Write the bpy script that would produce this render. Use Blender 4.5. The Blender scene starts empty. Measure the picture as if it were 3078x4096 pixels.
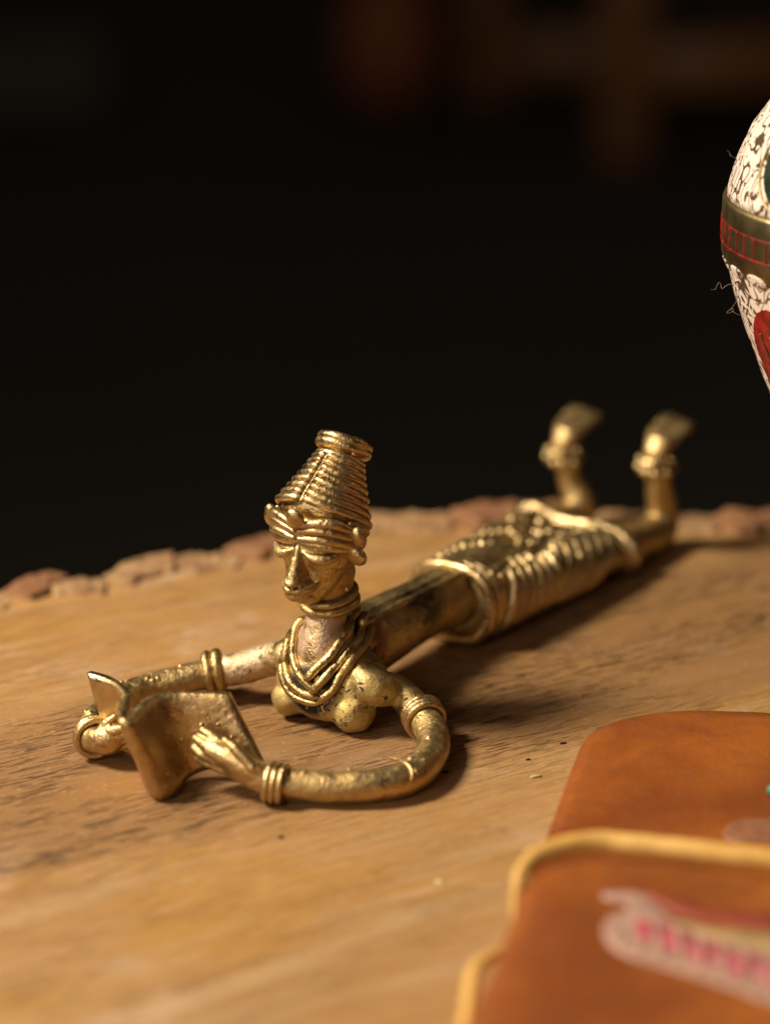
import bpy, math, random
import numpy as np
from mathutils import Vector, Matrix, noise

random.seed(7)
rng = np.random.default_rng(7)
scene = bpy.context.scene
col = scene.collection
U = 0.01                       # all measures below are in centimetres

# ------------------------------------------------------------------ camera
PITCH = math.radians(20.0); CAM_H = 20.7; CAM_L = 46.3
cam_d = bpy.data.cameras.new('camera')
cam_d.sensor_fit = 'VERTICAL'; cam_d.sensor_height = 36.0; cam_d.sensor_width = 27.05
cam_d.lens = 100.0; cam_d.clip_start = 0.02; cam_d.clip_end = 50.0
cam_d.dof.use_dof = True; cam_d.dof.focus_distance = 0.493; cam_d.dof.aperture_fstop = 7.4
cam_d.dof.aperture_blades = 0
cam = bpy.data.objects.new('camera', cam_d); col.objects.link(cam)
cam.location = (0, -CAM_L*U, CAM_H*U); cam.rotation_euler = (math.radians(90)-PITCH, 0, 0)
scene.camera = cam

# ------------------------------------------------------------------ world and lamps
world = bpy.data.worlds.new('World'); scene.world = world; world.use_nodes = True
bg = world.node_tree.nodes['Background']
bg.inputs[0].default_value = (1.0, 0.68, 0.45, 1); bg.inputs[1].default_value = 0.022

def area(name, loc, target, sx, sy, power, colr):
    d = bpy.data.lights.new(name, 'AREA'); d.shape = 'RECTANGLE'; d.size = sx*U; d.size_y = sy*U
    d.energy = power; d.color = colr
    o = bpy.data.objects.new(name, d); col.objects.link(o)
    o.location = Vector(loc)*U
    o.rotation_euler = (Vector(target)-Vector(loc)).to_track_quat('-Z', 'Y').to_euler()
    return o
area('window_light', (-45, -2, 54), (0, 0, 1.5), 16, 17, 9.2, (1.0, 0.85, 0.66))
area('room_fill_light', (-42, -62, 34), (0, 0, 1.0), 50, 34, 2.1, (1.0, 0.84, 0.68))
area('back_fill_light', (60, 250, 120), (40, 330, -30), 60, 60, 0.45, (1.0, 0.75, 0.5))  # added lamp to lift the far objects behind; no real source known there
scene.view_settings.view_transform = 'Standard'; scene.view_settings.look = 'None'
scene.view_settings.exposure = 0.0; scene.view_settings.gamma = 1.0
scene.cycles.use_denoising = True
scene.cycles.max_bounces = 8

# ------------------------------------------------------------------ frames of reference
FPX = 4096*100/36
def ray(px, py):
    u = (px-1539)/FPX; v = (2048-py)/FPX
    return (u, math.cos(PITCH)+v*math.sin(PITCH), -math.sin(PITCH)+v*math.cos(PITCH))
def G(px, py, z=0.0):
    """place on the level z seen at a measured spot of the photograph"""
    d = ray(px, py); t = (z-CAM_H)/d[2]
    return Vector((d[0]*t, -CAM_L+d[1]*t, z))
C0 = (-1.0, 0.1); SN, CS = math.sin(math.radians(33)), math.cos(math.radians(33))
def W(s, r, z):
    """figurine frame: s towards the feet, r towards her left hand, z up"""
    return Vector((C0[0]+s*SN+r*CS, C0[1]+s*CS-r*SN, z))

# ------------------------------------------------------------------ mesh helpers
class MB:
    def __init__(self): self.v = []; self.f = []
    def add(self, v, f):
        n = len(self.v); self.v += [tuple(p) for p in v]; self.f += [tuple(i+n for i in q) for q in f]
        return self
def make(name, mb, mat, parent=None, smooth=True):
    me = bpy.data.meshes.new(name)
    off = Vector(parent.get('_base', (0, 0, 0))) if parent is not None else Vector((0, 0, 0))
    me.from_pydata([(Vector(p)-off)*U for p in mb.v], [], mb.f); me.update()
    if smooth: me.polygons.foreach_set('use_smooth', [True]*len(me.polygons))
    if mat: me.materials.append(mat)
    o = bpy.data.objects.new(name, me); col.objects.link(o)
    if parent is not None: o.parent = bpy.data.objects[parent['_root']]
    return o
def sub(o, holder):
    """hang o one level deeper, below holder (which has an identity local transform)"""
    o.parent = holder; return o
roots = {}
def thing(name, base, label, cat, group=None):
    e = bpy.data.objects.new(name, None); col.objects.link(e)
    e.empty_display_size = 0.01
    e.location = Vector(base)*U; e['label'] = label; e['category'] = cat
    if group: e['group'] = group
    return {'_base': tuple(base), '_root': e.name}
def own(o, base, label, cat, group=None):
    """a thing that is one mesh: its origin goes to its base"""
    b = Vector(base)*U
    o.data.transform(Matrix.Translation(-b)); o.location = b
    o['label'] = label; o['category'] = cat
    if group: o['group'] = group
    return o
def catmull(P, n, closed=False):
    P = [Vector(p) for p in P]; m = len(P); out = []
    segs = m if closed else m-1
    for i in range(segs):
        if closed: a, b, c, d = P[(i-1) % m], P[i], P[(i+1) % m], P[(i+2) % m]
        else: a, b, c, d = P[max(i-1, 0)], P[i], P[i+1], P[min(i+2, m-1)]
        for k in range(n):
            t = k/n
            out.append(0.5*((2*b)+(c-a)*t+(2*a-5*b+4*c-d)*t*t+(3*b-a-3*c+d)*t**3))
    if not closed: out.append(P[-1])
    return out
def tube(P, R, sub_n=6, seg=12, closed=False, wob=0.0, flat=1.0, up=None, seed=0.0, ends=True):
    """swept round bar through P (radii R), slightly uneven like a hand cast wire"""
    m = len(P)
    if not hasattr(R, '__len__'): R = [R]*m
    Q = catmull([Vector((p[0], p[1], p[2])) for p in P], sub_n, closed)
    RR = catmull([Vector((r, 0, 0)) for r in R], sub_n, closed); RR = [max(x.x, 1e-3) for x in RR]
    if ends and not closed:
        t0 = (Q[0]-Q[1]).normalized(); t1 = (Q[-1]-Q[-2]).normalized(); r0, r1 = RR[0], RR[-1]
        pre = [(Q[0]+t0*r0*math.sin(a), r0*math.cos(a)) for a in (1.5, 1.1, .7, .35)]
        post = [(Q[-1]+t1*r1*math.sin(a), r1*math.cos(a)) for a in (.35, .7, 1.1, 1.5)]
        Q = [p for p, _ in pre]+Q+[p for p, _ in post]; RR = [r for _, r in pre]+RR+[r for _, r in post]
    n = len(Q); V = []; Fc = []
    N = None
    for i in range(n):
        if closed: T = (Q[(i+1) % n]-Q[(i-1) % n]).normalized()
        else: T = (Q[min(i+1, n-1)]-Q[max(i-1, 0)]).normalized()
        if up is not None:
            Bn = T.cross(Vector(up)).normalized(); N = Bn.cross(T).normalized()
        else:
            if N is None:
                N = T.orthogonal().normalized()
                if closed:
                    c = sum(Q, Vector())/n; N = (Q[i]-c); N = (N-T*N.dot(T)).normalized()
            N = (N-T*N.dot(T)).normalized()
            Bn = T.cross(N)
        for k in range(seg):
            a = 2*math.pi*k/seg
            r = RR[i]
            if wob: r *= 1+wob*noise.noise(Q[i]*3.1+Vector((seed, k*0.15, 0)))+wob*.5*noise.noise(Q[i]*11+Vector((seed, math.cos(a)*2, math.sin(a)*2)))
            V.append(Q[i]+Bn*(math.cos(a)*r)+N*(math.sin(a)*r*flat))
    for i in range(n if closed else n-1):
        j = (i+1) % n
        for k in range(seg):
            l = (k+1) % seg
            Fc.append((i*seg+k, i*seg+l, j*seg+l, j*seg+k))
    if not closed:
        Fc.append(tuple(range(seg-1, -1, -1))); Fc.append(tuple((n-1)*seg+k for k in range(seg)))
    return V, Fc
def ball(c, ax, ay=None, az=None, nu=20, nv=12, wob=0.0, seed=0.0):
    c = Vector(c)
    if not hasattr(ax, '__len__'): ax = Vector((ax, 0, 0)); 
    if ay is None: r = Vector(ax).length; ay = Vector((0, r, 0)); az = Vector((0, 0, r)); ax = Vector((r, 0, 0))
    ax, ay, az = Vector(ax), Vector(ay), Vector(az)
    V = [c-az]; Fc = []
    for j in range(1, nv):
        ph = -math.pi/2+math.pi*j/nv
        for i in range(nu):
            th = 2*math.pi*i/nu
            d = ax*(math.cos(th)*math.cos(ph))+ay*(math.sin(th)*math.cos(ph))+az*math.sin(ph)
            if wob: d = d*(1+wob*noise.noise((c+d)*4+Vector((seed, 0, 0))))
            V.append(c+d)
    V.append(c+az)
    for i in range(nu): Fc.append((0, 1+(i+1) % nu, 1+i))
    for j in range(nv-2):
        for i in range(nu):
            a = 1+j*nu+i; b = 1+j*nu+(i+1) % nu
            Fc.append((a, b, b+nu, a+nu))
    L = len(V)-1
    for i in range(nu): Fc.append((L, L-nu+i, L-nu+(i+1) % nu))
    return V, Fc
def loft(rings, cap=True, closed=True):
    V = []; Fc = []; n = len(rings[0])
    for r in rings: V += list(r)
    for i in range(len(rings)-1):
        for k in range(n if closed else n-1):
            l = (k+1) % n
            Fc.append((i*n+k, i*n+l, (i+1)*n+l, (i+1)*n+k))
    if cap and closed:
        Fc.append(tuple(range(n-1, -1, -1))); Fc.append(tuple((len(rings)-1)*n+k for k in range(n)))
    return V, Fc
def lathe(c, prof, seg=96):
    c = Vector(c)
    return loft([[c+Vector((r*math.cos(2*math.pi*k/seg), r*math.sin(2*math.pi*k/seg), z)) for k in range(seg)] for r, z in prof])
def remesh(mb, voxel, iters=0, lam=0.5):
    """fuse overlapping closed shapes into one continuous skin (cm units)"""
    me = bpy.data.meshes.new('work'); me.from_pydata(mb.v, [], mb.f); me.update()
    o = bpy.data.objects.new('work', me); col.objects.link(o)
    m = o.modifiers.new('r', 'REMESH'); m.mode = 'VOXEL'; m.voxel_size = voxel; m.adaptivity = 0
    dg = bpy.context.evaluated_depsgraph_get(); ev = o.evaluated_get(dg)
    r = bpy.data.meshes.new_from_object(ev)
    n = len(r.vertices); v = np.empty(n*3); r.vertices.foreach_get('co', v); v = v.reshape(-1, 3)
    ne = len(r.edges); e = np.empty(ne*2, dtype=np.int64); r.edges.foreach_get('vertices', e); e = e.reshape(-1, 2)
    deg = np.bincount(e.ravel(), minlength=n).astype(float)[:, None]
    for it in range(iters):
        for l in (lam, -lam*0.9):
            s = np.empty((n, 3))
            for ax in range(3):
                s[:, ax] = np.bincount(e[:, 0], v[e[:, 1], ax], n)+np.bincount(e[:, 1], v[e[:, 0], ax], n)
            v = v+l*(s/np.maximum(deg, 1)-v)
            if l < 0: break
    f = [tuple(p.vertices) for p in r.polygons]
    out = MB(); out.v = [tuple(p) for p in v]; out.f = f
    bpy.data.objects.remove(o); bpy.data.meshes.remove(me); bpy.data.meshes.remove(r)
    return out

# ------------------------------------------------------------------ materials
class NT:
    def __init__(self, name):
        self.m = bpy.data.materials.new(name); self.m.use_nodes = True
        self.t = self.m.node_tree; self.n = self.t.nodes; self.b = self.n['Principled BSDF']
        self.co = self.n.new('ShaderNodeTexCoord').outputs['Object']
    def link(self, a, b): self.t.links.new(a, b)
    def inp(self, s, v):
        if isinstance(v, bpy.types.NodeSocket): self.link(v, s)
        elif v is not None: s.default_value = v
    def mapping(self, scale=(1, 1, 1), rot=(0, 0, 0), loc=(0, 0, 0), src=None):
        if any(rot) and scale != (1, 1, 1):
            src = self.mapping((1, 1, 1), rot, (0, 0, 0), src); rot = (0, 0, 0)
        m = self.n.new('ShaderNodeMapping'); m.vector_type = 'POINT'
        self.link(src or self.co, m.inputs[0])
        m.inputs['Scale'].default_value = scale; m.inputs['Rotation'].default_value = rot; m.inputs['Location'].default_value = loc
        return m.outputs[0]
    def noise(self, vec, scale, detail=4, rough=.55, dist=0.0):
        x = self.n.new('ShaderNodeTexNoise'); self.link(vec, x.inputs['Vector'])
        x.inputs['Scale'].default_value = scale; x.inputs['Detail'].default_value = detail
        x.inputs['Roughness'].default_value = rough; x.inputs['Distortion'].default_value = dist
        return x.outputs['Fac']
    def voronoi(self, vec, scale, feature='F1', rand=1.0):
        x = self.n.new('ShaderNodeTexVoronoi'); x.feature = feature; self.link(vec, x.inputs['Vector'])
        x.inputs['Scale'].default_value = scale; x.inputs['Randomness'].default_value = rand
        return x.outputs['Distance']
    def wave(self, vec, scale, dist=0, detail=2, dscale=1.0):
        x = self.n.new('ShaderNodeTexWave'); self.link(vec, x.inputs['Vector'])
        x.inputs['Scale'].default_value = scale; x.inputs['Distortion'].default_value = dist
        x.inputs['Detail'].default_value = detail; x.inputs['Detail Scale'].default_value = dscale
        return x.outputs['Fac']
    def ramp(self, f, lo, hi, a=0.0, b=1.0):
        x = self.n.new('ShaderNodeMapRange'); self.inp(x.inputs[0], f)
        x.inputs[1].default_value = lo; x.inputs[2].default_value = hi; x.inputs[3].default_value = a; x.inputs[4].default_value = b
        x.interpolation_type = 'SMOOTHSTEP'
        return x.outputs[0]
    def math(self, op, a, b=None):
        x = self.n.new('ShaderNodeMath'); x.operation = op; self.inp(x.inputs[0], a)
        if b is not None: self.inp(x.inputs[1], b)
        return x.outputs[0]
    def mix(self, f, a, b):
        x = self.n.new('ShaderNodeMix'); x.data_type = 'RGBA'
        self.inp(x.inputs[0], f)
        for s, v in ((x.inputs[6], a), (x.inputs[7], b)):
            if isinstance(v, tuple): v = (*v, 1) if len(v) == 3 else v
            self.inp(s, v)
        return x.outputs[2]
    def sphere(self, c, r0, r1):
        """1 inside radius r0 of the spot c (object coords, cm), 0 beyond r1"""
        x = self.n.new('ShaderNodeVectorMath'); x.operation = 'DISTANCE'; self.link(self.co, x.inputs[0])
        x.inputs[1].default_value = tuple(Vector(c)*U)
        return self.ramp(x.outputs['Value'], r0*U, r1*U, 1, 0)
    def bump(self, h, strength, dist, prev=None):
        x = self.n.new('ShaderNodeBump'); x.inputs['Strength'].default_value = strength; x.inputs['Distance'].default_value = dist
        self.inp(x.inputs['Height'], h)
        if prev is not None: self.link(prev, x.inputs['Normal'])
        return x.outputs[0]
    def done(self, colr=None, rough=None, metal=None, normal=None, **kw):
        if isinstance(colr, tuple): colr = (*colr, 1) if len(colr) == 3 else colr
        self.inp(self.b.inputs['Base Color'], colr); self.inp(self.b.inputs['Roughness'], rough)
        self.inp(self.b.inputs['Metallic'], metal)
        if normal is not None: self.link(normal, self.b.inputs['Normal'])
        for k, v in kw.items(): self.inp(self.b.inputs[k.replace('_', ' ')], v)
        return self.m

FB = Vector((C0[0], C0[1], 0))          # base of the figurine
def brass(name, base=(.74, .50, .20), dark=(.30, .185, .07), rough=.34, patina=0.0, spots=(), pale=(), fine=1.0):
    t = NT(name)
    n1 = t.noise(t.co, 90, 4, .6); n2 = t.noise(t.co, 520, 3, .6); n3 = t.noise(t.co, 2600, 2, .6)
    c = t.mix(t.ramp(n1, .40, .68), base, tuple(.6*b+.4*d for b, d in zip(base, dark)))
    c = t.mix(t.ramp(n2, .50, .72, 0, .55), c, (.66, .52, .20))
    metal = 1.0
    rgh = t.math('ADD', t.ramp(n1, .3, .7, rough-.06, rough+.10), t.ramp(n2, .35, .7, -.04, .10))
    tarn = t.ramp(t.noise(t.co, 230, 5, .7), .60-.08*patina, .70-.04*patina, 0, .75 if patina else .25)
    c = t.mix(tarn, c, dark)
    met = None
    for (p, r0, r1, colp, metv) in pale:
        f = t.math('MULTIPLY', t.sphere(Vector(p)-FB, r0, r1), t.ramp(t.noise(t.co, 260, 5, .6), .36, .50))
        c = t.mix(f, c, colp)
        m2 = t.math('SUBTRACT', 1.0, t.math('MULTIPLY', f, 1-metv))
        met = m2 if met is None else t.math('MINIMUM', met, m2)
        rgh = t.math('ADD', rgh, t.math('MULTIPLY', f, .17))
    for (p, r0, r1, thr, sc) in spots:
        f = t.math('MULTIPLY', t.sphere(Vector(p)-FB, r0, r1), t.ramp(t.noise(t.co, sc, 3, .55, .6), thr, thr+.045))
        c = t.mix(f, c, (.018, .016, .015))
        m2 = t.math('SUBTRACT', 1.0, f)
        met = m2 if met is None else t.math('MINIMUM', met, m2)
        rgh = t.math('ADD', rgh, t.math('MULTIPLY', f, .25))
    n4 = t.noise(t.co, 1250, 2, .6)
    b = t.bump(n1, .16, .0010); b = t.bump(n2, .50*fine, .0004, b); b = t.bump(n4, .75*fine, .00022, b); b = t.bump(n3, .7*fine, .00011, b)
    pits = t.ramp(t.voronoi(t.co, 330), .08, .24)
    b = t.bump(pits, .35, .0002, b)
    return t.done(c, rgh, met if met is not None else 1.0, b)
M = {}
M['coil'] = brass('brass_coil', (.62, .465, .24), rough=.35)
M['worn'] = brass('brass_worn', (.52, .385, .175), rough=.40, patina=1.0)
M['body'] = brass('brass_body', (.56, .41, .195), rough=.43, patina=.6,
    pale=[(W(-.30, 0.02, 1.6), .35, .85, (.58, .41, .28), .72), (W(-.1, -1.6, .75), .5, 1.0, (.56, .42, .27), .72),
          (W(-.75, .5, .5), .3, 1.0, (.56, .43, .17), .88), (W(-.6, -.5, .5), .3, .9, (.54, .41, .17), .88), (W(-.5, 1.5, .6), .3, .9, (.56, .44, .17), .88),
          (W(1.0, -.1, 1.6), .3, .9, (.10, .075, .035), .85), (W(2.5, .35, 1.4), .3, .8, (.10, .075, .035), .85), (W(.55, .5, 1.3), .2, .6, (.30, .12, .05), .5)],
    spots=[(W(-.62, .12, .72), .40, .56, .42, 330), (W(-.1, -1.7, .7), .45, .9, .60, 900), (W(-.7, .7, .75), .4, .8, .59, 760),
           (W(-.4, 1.6, .7), .3, .8, .62, 800), (W(.4, .9, 1.0), .3, .7, .60, 500)])
M['leaf'] = brass('brass_leaf', (.62, .43, .215), rough=.35, fine=.7)

def wood_material():
    t = NT('wood_slab_wood')
    a = math.radians(-31)
    g = t.mapping((1, 1, 1), (0, 0, a))
    broad = t.noise(t.mapping((12, 30, 12), (0, 0, a)), 1.0, 4, .55, .4)
    blot = t.noise(t.mapping((1, 1, 1), (0, 0, a), (3, 1, 0)), 26, 5, .6)
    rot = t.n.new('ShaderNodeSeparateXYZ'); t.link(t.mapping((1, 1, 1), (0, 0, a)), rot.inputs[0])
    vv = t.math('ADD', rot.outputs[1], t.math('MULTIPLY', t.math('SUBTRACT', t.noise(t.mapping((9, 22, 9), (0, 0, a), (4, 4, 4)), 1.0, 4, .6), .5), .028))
    OFF = .03*math.cos(math.radians(31))      # a darker brown band runs along the grain under the figure
    dark_band = t.math('MULTIPLY', t.ramp(vv, OFF-.031, OFF-.019, 0, 1), t.ramp(vv, OFF+.022, OFF+.040, 1, 0))
    fibre = t.noise(t.mapping((80, 1100, 90), (0, 0, a)), 1.0, 6, .72, .1)
    fine = t.noise(t.mapping((260, 3600, 300), (0, 0, a)), 1.0, 4, .7)
    pores = t.noise(t.mapping((190, 2300, 200), (0, 0, a)), 1.0, 2, .5)
    pmask = t.noise(t.mapping((20, 60, 20), (0, 0, a), (5, 5, 0)), 1.0, 3, .6)
    c = t.mix(t.ramp(broad, .30, .70), (.385, .218, .082), (.465, .275, .110))
    c = t.mix(t.ramp(blot, .44, .62, 0, .85), c, (.42, .225, .052))
    c = t.mix(t.ramp(t.noise(t.mapping((1, 1, 1), (0, 0, a), (9, 4, 0)), 35, 4, .6), .56, .70, 0, .65), c, (.56, .40, .27))
    c = t.mix(t.math('MULTIPLY', dark_band, .64), c, (.215, .112, .046))
    c = t.mix(t.ramp(fibre, .35, .62, .40, 0), c, (.25, .125, .05))
    c = t.mix(t.ramp(t.noise(t.mapping((40, 700, 60), (0, 0, a), (2, 7, 0)), 1.0, 3), .57, .70, 0, .40), c, t.mix(dark_band, (.56, .38, .21), (.25, .14, .07)))
    p = t.math('MULTIPLY', t.ramp(pores, .54, .61), t.math('MULTIPLY', t.ramp(pmask, .36, .55), t.ramp(dark_band, 0, 1, .35, .95)))
    c = t.mix(t.math('MULTIPLY', p, .95), c, (.055, .026, .014))
    c = t.mix(t.ramp(t.noise(t.mapping((14, 150, 20), (0, 0, a), (6, 2, 1)), 1.0, 5, .6), .50, .68, 0, .5), c, t.mix(dark_band, (.50, .345, .195), (.30, .175, .085)))
    st = t.ramp(t.noise(t.mapping((1, 1.5, 1), (0, 0, a), (1, 8, 2)), 42, 5, .65), .62, .72, 0, .45)
    c = t.mix(st, c, (.22, .095, .045))
    c = t.mix(t.ramp(fine, .38, .60, .26, 0), c, (.18, .09, .035))
    c = t.mix(t.ramp(t.noise(t.co, 900, 4, .7), .58, .70, 0, .35), c, (.60, .42, .24))
    moss = t.ramp(t.noise(t.co, 150, 5, .75), .64, .70, 0, .5)
    c = t.mix(moss, c, (.33, .30, .05))
    # end faces and the rim have the redder inner bark colour
    sep = t.n.new('ShaderNodeSeparateXYZ'); t.link(t.co, sep.inputs[0])
    side = t.ramp(sep.outputs[2], -.004, -.0012, 1, 0)
    c = t.mix(side, c, (.16, .075, .04))
    r = t.ramp(fibre, .3, .7, .50, .68)
    b = t.bump(fibre, .6, .0003); b = t.bump(fine, .6, .00012, b)
    b = t.bump(t.math('SUBTRACT', 1.0, p), .8, .0003, b); b = t.bump(t.noise(t.co, 420, 4, .6), .35, .0002, b)
    return t.done(c, r, 0.0, b, Specular_IOR_Level=.35)
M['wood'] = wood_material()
def bark_material(name, c1, c2):
    t = NT(name); n = t.noise(t.co, 160, 5, .65); n2 = t.noise(t.co, 700, 3)
    c = t.mix(t.ramp(n, .35, .65), c1, c2)
    c = t.mix(t.ramp(t.noise(t.co, 300, 3), .6, .68), c, (.08, .035, .02))
    b = t.bump(n, .8, .001); b = t.bump(n2, .6, .0003, b)
    return t.done(c, .75, 0.0, b)
M['bark'] = bark_material('bark_red', (.20, .085, .035), (.30, .15, .065))
M['bark_pale'] = bark_material('bark_pale', (.40, .25, .115), (.25, .135, .06))
def leather_material(name, c1, c2, rough=.32, scale=1.0):
    t = NT(name); n = t.noise(t.co, 30, 4, .6); g = t.voronoi(t.co, 900*scale); n2 = t.noise(t.co, 260, 4)
    c = t.mix(t.ramp(n, .35, .65), c1, c2); c = t.mix(t.ramp(n2, .45, .7, 0, .3), c, tuple(x*.6 for x in c1))
    b = t.bump(g, .25, .0002); b = t.bump(n2, .3, .0004, b)
    return t.done(c, t.ramp(n2, .3, .7, rough, rough+.15), 0.0, b, Specular_IOR_Level=.5)
M['leather'] = leather_material('orange_leather', (.20, .050, .008), (.34, .100, .014), .42)
M['piping'] = leather_material('yellow_leather', (.74, .46, .13), (.66, .37, .08), .6, .6)
def flat(name, c, rough=.5, metal=0.0, jitter=.25, sc=300):
    t = NT(name); n = t.noise(t.co, sc, 4)
    return t.done(t.mix(t.ramp(n, .35, .65), c, tuple(x*(1-jitter) for x in c)), rough, metal, t.bump(n, .3, .0003))
M['pink'] = flat('pink_paint', (.50, .075, .12)); M['cream'] = flat('cream_paint', (.46, .28, .22))
M['maroon'] = flat('maroon_paint', (.30, .055, .03)); M['olive'] = flat('olive_paint', (.42, .28, .12)); M['brown'] = flat('brown_paint', (.30, .13, .065))
M['teal'] = flat('teal_paint', (.02, .36, .25))
M['dark'] = flat('dark_dirt', (.03, .015, .008), .8)
M['chip'] = flat('pale_chip', (.62, .48, .22), .7)

# ------------------------------------------------------------------ the room behind
def box(c, s, rot=0.0, bev=0.0):
    c = Vector(c); R = Matrix.Rotation(rot, 3, 'Z'); V = []
    def ringz(z, k):
        hx, hy = s[0]/2-k, s[1]/2-k; b = max(bev, .01)
        pts = [(-hx+b, -hy), (hx-b, -hy), (hx, -hy+b), (hx, hy-b), (hx-b, hy), (-hx+b, hy), (-hx, hy-b), (-hx, -hy+b)]
        return [c+R @ Vector((x, y, z)) for x, y in pts]
    h = s[2]/2; b = max(bev, .01)
    return loft([ringz(-h, b), ringz(-h+b, 0), ringz(h-b, 0), ringz(h, b)])
FLOOR = -45.0
t = NT('dark_floor'); nf = t.noise(t.co, 2.2, 5); 
M['floor'] = t.done(t.mix(t.ramp(nf, .3, .7), (.027, .025, .020), (.020, .0185, .0145)), .8, 0.0, t.bump(t.noise(t.co, 40, 4), .3, .004))
fl = MB().add([(-900, -300, FLOOR), (900, -300, FLOOR), (900, 1500, FLOOR), (-900, 1500, FLOOR)], [(0, 1, 2, 3)])
o = make('floor', fl, M['floor'], smooth=False); o['kind'] = 'structure'
t = NT('dark_wall'); M['wall'] = t.done(t.mix(t.noise(t.co, 3), (.03, .026, .022), (.02, .018, .015)), .85, 0.0, t.bump(t.noise(t.co, 30, 4), .3, .004))
wl = MB().add(*box((0, 1200, FLOOR+150), (1800, 20, 300)))
o = make('back_wall', wl, M['wall'], smooth=False); o['kind'] = 'structure'

t = NT('stained_wood'); wv = t.noise(t.mapping((6, 6, 60)), 1.0, 4)
M['stained'] = t.done(t.mix(wv, (.36, .155, .055), (.20, .085, .028)), .5, 0.0, t.bump(wv, .3, .002))
t = NT('terracotta'); M['terra'] = t.done(t.mix(t.noise(t.co, 12, 4), (.34, .09, .028), (.22, .06, .02)), .7, 0.0, t.bump(t.noise(t.co, 90, 4), .3, .001))
t = NT('grey_stone'); M['grey'] = t.done(t.mix(t.noise(t.co, 14, 4), (.09, .083, .072), (.06, .055, .05)), .8, 0.0, t.bump(t.noise(t.co, 90, 4), .4, .002))
def at_floor(px, py): return G(px, py, FLOOR)
b0 = at_floor(2490, 640)
bench = thing('wooden_stool', (b0.x, b0.y, FLOOR), 'blurred reddish wooden stool frame standing in the dark behind the slab', 'stool')
def part(name, shape, mat, th): return make(name, MB().add(*shape), mat, th)
part('leg', box((b0.x, b0.y, FLOOR+20), (5.2, 5.2, 40), 0, .4), M['stained'], bench)
part('leg', box((b0.x+26, b0.y+4, FLOOR+20), (5.2, 5.2, 40), 0, .4), M['stained'], bench)
part('leg', box((b0.x-13, b0.y+30, FLOOR+20), (4.6, 4.6, 40), 0, .4), M['stained'], bench)
part('leg', box((b0.x+26, b0.y+34, FLOOR+20), (5.2, 5.2, 40), 0, .4), M['stained'], bench)
part('stretcher', box((b0.x+13, b0.y+2, FLOOR+9.5), (21, 2.6, 5.0), math.atan2(4, 26), .3), M['stained'], bench)
part('stretcher', box((b0.x+6.5, b0.y+32, FLOOR+5), (34, 2.6, 5.0), math.atan2(4, 39), .3), M['stained'], bench)
part('seat', box((b0.x+8, b0.y+17, FLOOR+41.5), (46, 42, 3), 0, .5), M['stained'], bench)
p0 = at_floor(1560, 420)
pot = thing('clay_pot', (p0.x, p0.y, FLOOR), 'small blurred red clay pot far back in the dark', 'pot')
part('body', lathe((p0.x, p0.y, FLOOR), [(.5, 0), (4, .1), (5.6, 4), (6, 8), (5, 12), (3.2, 14), (3.2, 15), (2.6, 15), (2.6, 13)], 40), M['terra'], pot)
part('rim', lathe((p0.x, p0.y, FLOOR), [(2.9, 15.1), (3.9, 15.2), (4.1, 16), (3.7, 16.6), (2.9, 16.4), (2.9, 15.1)], 40), M['terra'], pot)
p1 = at_floor(60, 430)
blk = make('stone_block', MB().add(*box((p1.x, p1.y, FLOOR+4), (20, 14, 8), .2, .8)), M['grey'], smooth=False)
own(blk, (p1.x, p1.y, FLOOR), 'faint grey block far back in the dark at upper left', 'block')

# table the slab rests on
M['table'] = flat('table_top', (.05, .035, .025), .6, 0, .3, 20)
tb = thing('side_table', (0, -4, FLOOR), 'dark low table carrying the wooden slab', 'table')
part('tabletop', box((0, -3.5, -4.0), (25, 21, 2.6), 0, .3), M['table'], tb)
for sx in (-1, 1):
    for sy in (-1, 1): part('leg', box((sx*10, -3.5+sy*8, (FLOOR-5.3)/2), (2.4, 2.4, -5.3-FLOOR), 0, .2), M['table'], tb)

# ------------------------------------------------------------------ wooden slab with live edge
edge_px = [(0, 2398), (50, 2405), (66, 2378), (120, 2350), (180, 2340), (347, 2332), (433, 2338), (450, 2322), (498, 2290), (614, 2252), (700, 2240),
           (931, 2234), (962, 2238), (1000, 2205), (1120, 2190), (1250, 2120), (1350, 2084), (1482, 2080), (1650, 2078), (1796, 2084), (1833, 2112), (1850, 2080),
           (2032, 2050), (2230, 2055), (2405, 2070), (2529, 2062), (2678, 2070), (2861, 2093), (2902, 2095), (2969, 2075), (3078, 2072)]
back = [(-17.0, -6), (-15.0, 0.0), (-11.5, 3.4)]+[(G(*q).x, G(*q).y) for q in edge_px]+[(11.5, 10.6), (14.5, 9.0), (17, 5.0)]
bx = np.array([q[0] for q in back]); by = np.array([q[1] for q in back])
NX, NY = 420, 240
xs = np.linspace(-17, 17, NX); rows = []
front = -17.0
slab = MB(); idx = {}
def edge_y(x):
    return float(np.interp(x, bx, by))+.10*noise.noise(Vector((x*2.2, 3, 0)))+.05*noise.noise(Vector((x*7, 9, 0)))
def slab_z(x, y, ey):
    d = ey-y; z = 0.0
    w = max(0, 1-d/1.5)
    z += w*(.10*noise.noise(Vector((x*1.3, y*1.3, 2)))+.05*noise.noise(Vector((x*4, y*4, 2))))
    z += .012*noise.noise(Vector((x*.8, y*.8, 5)))*max(0, min(1, (ey-y-1)/3)) if (y > 4) else 0
    return z
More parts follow.
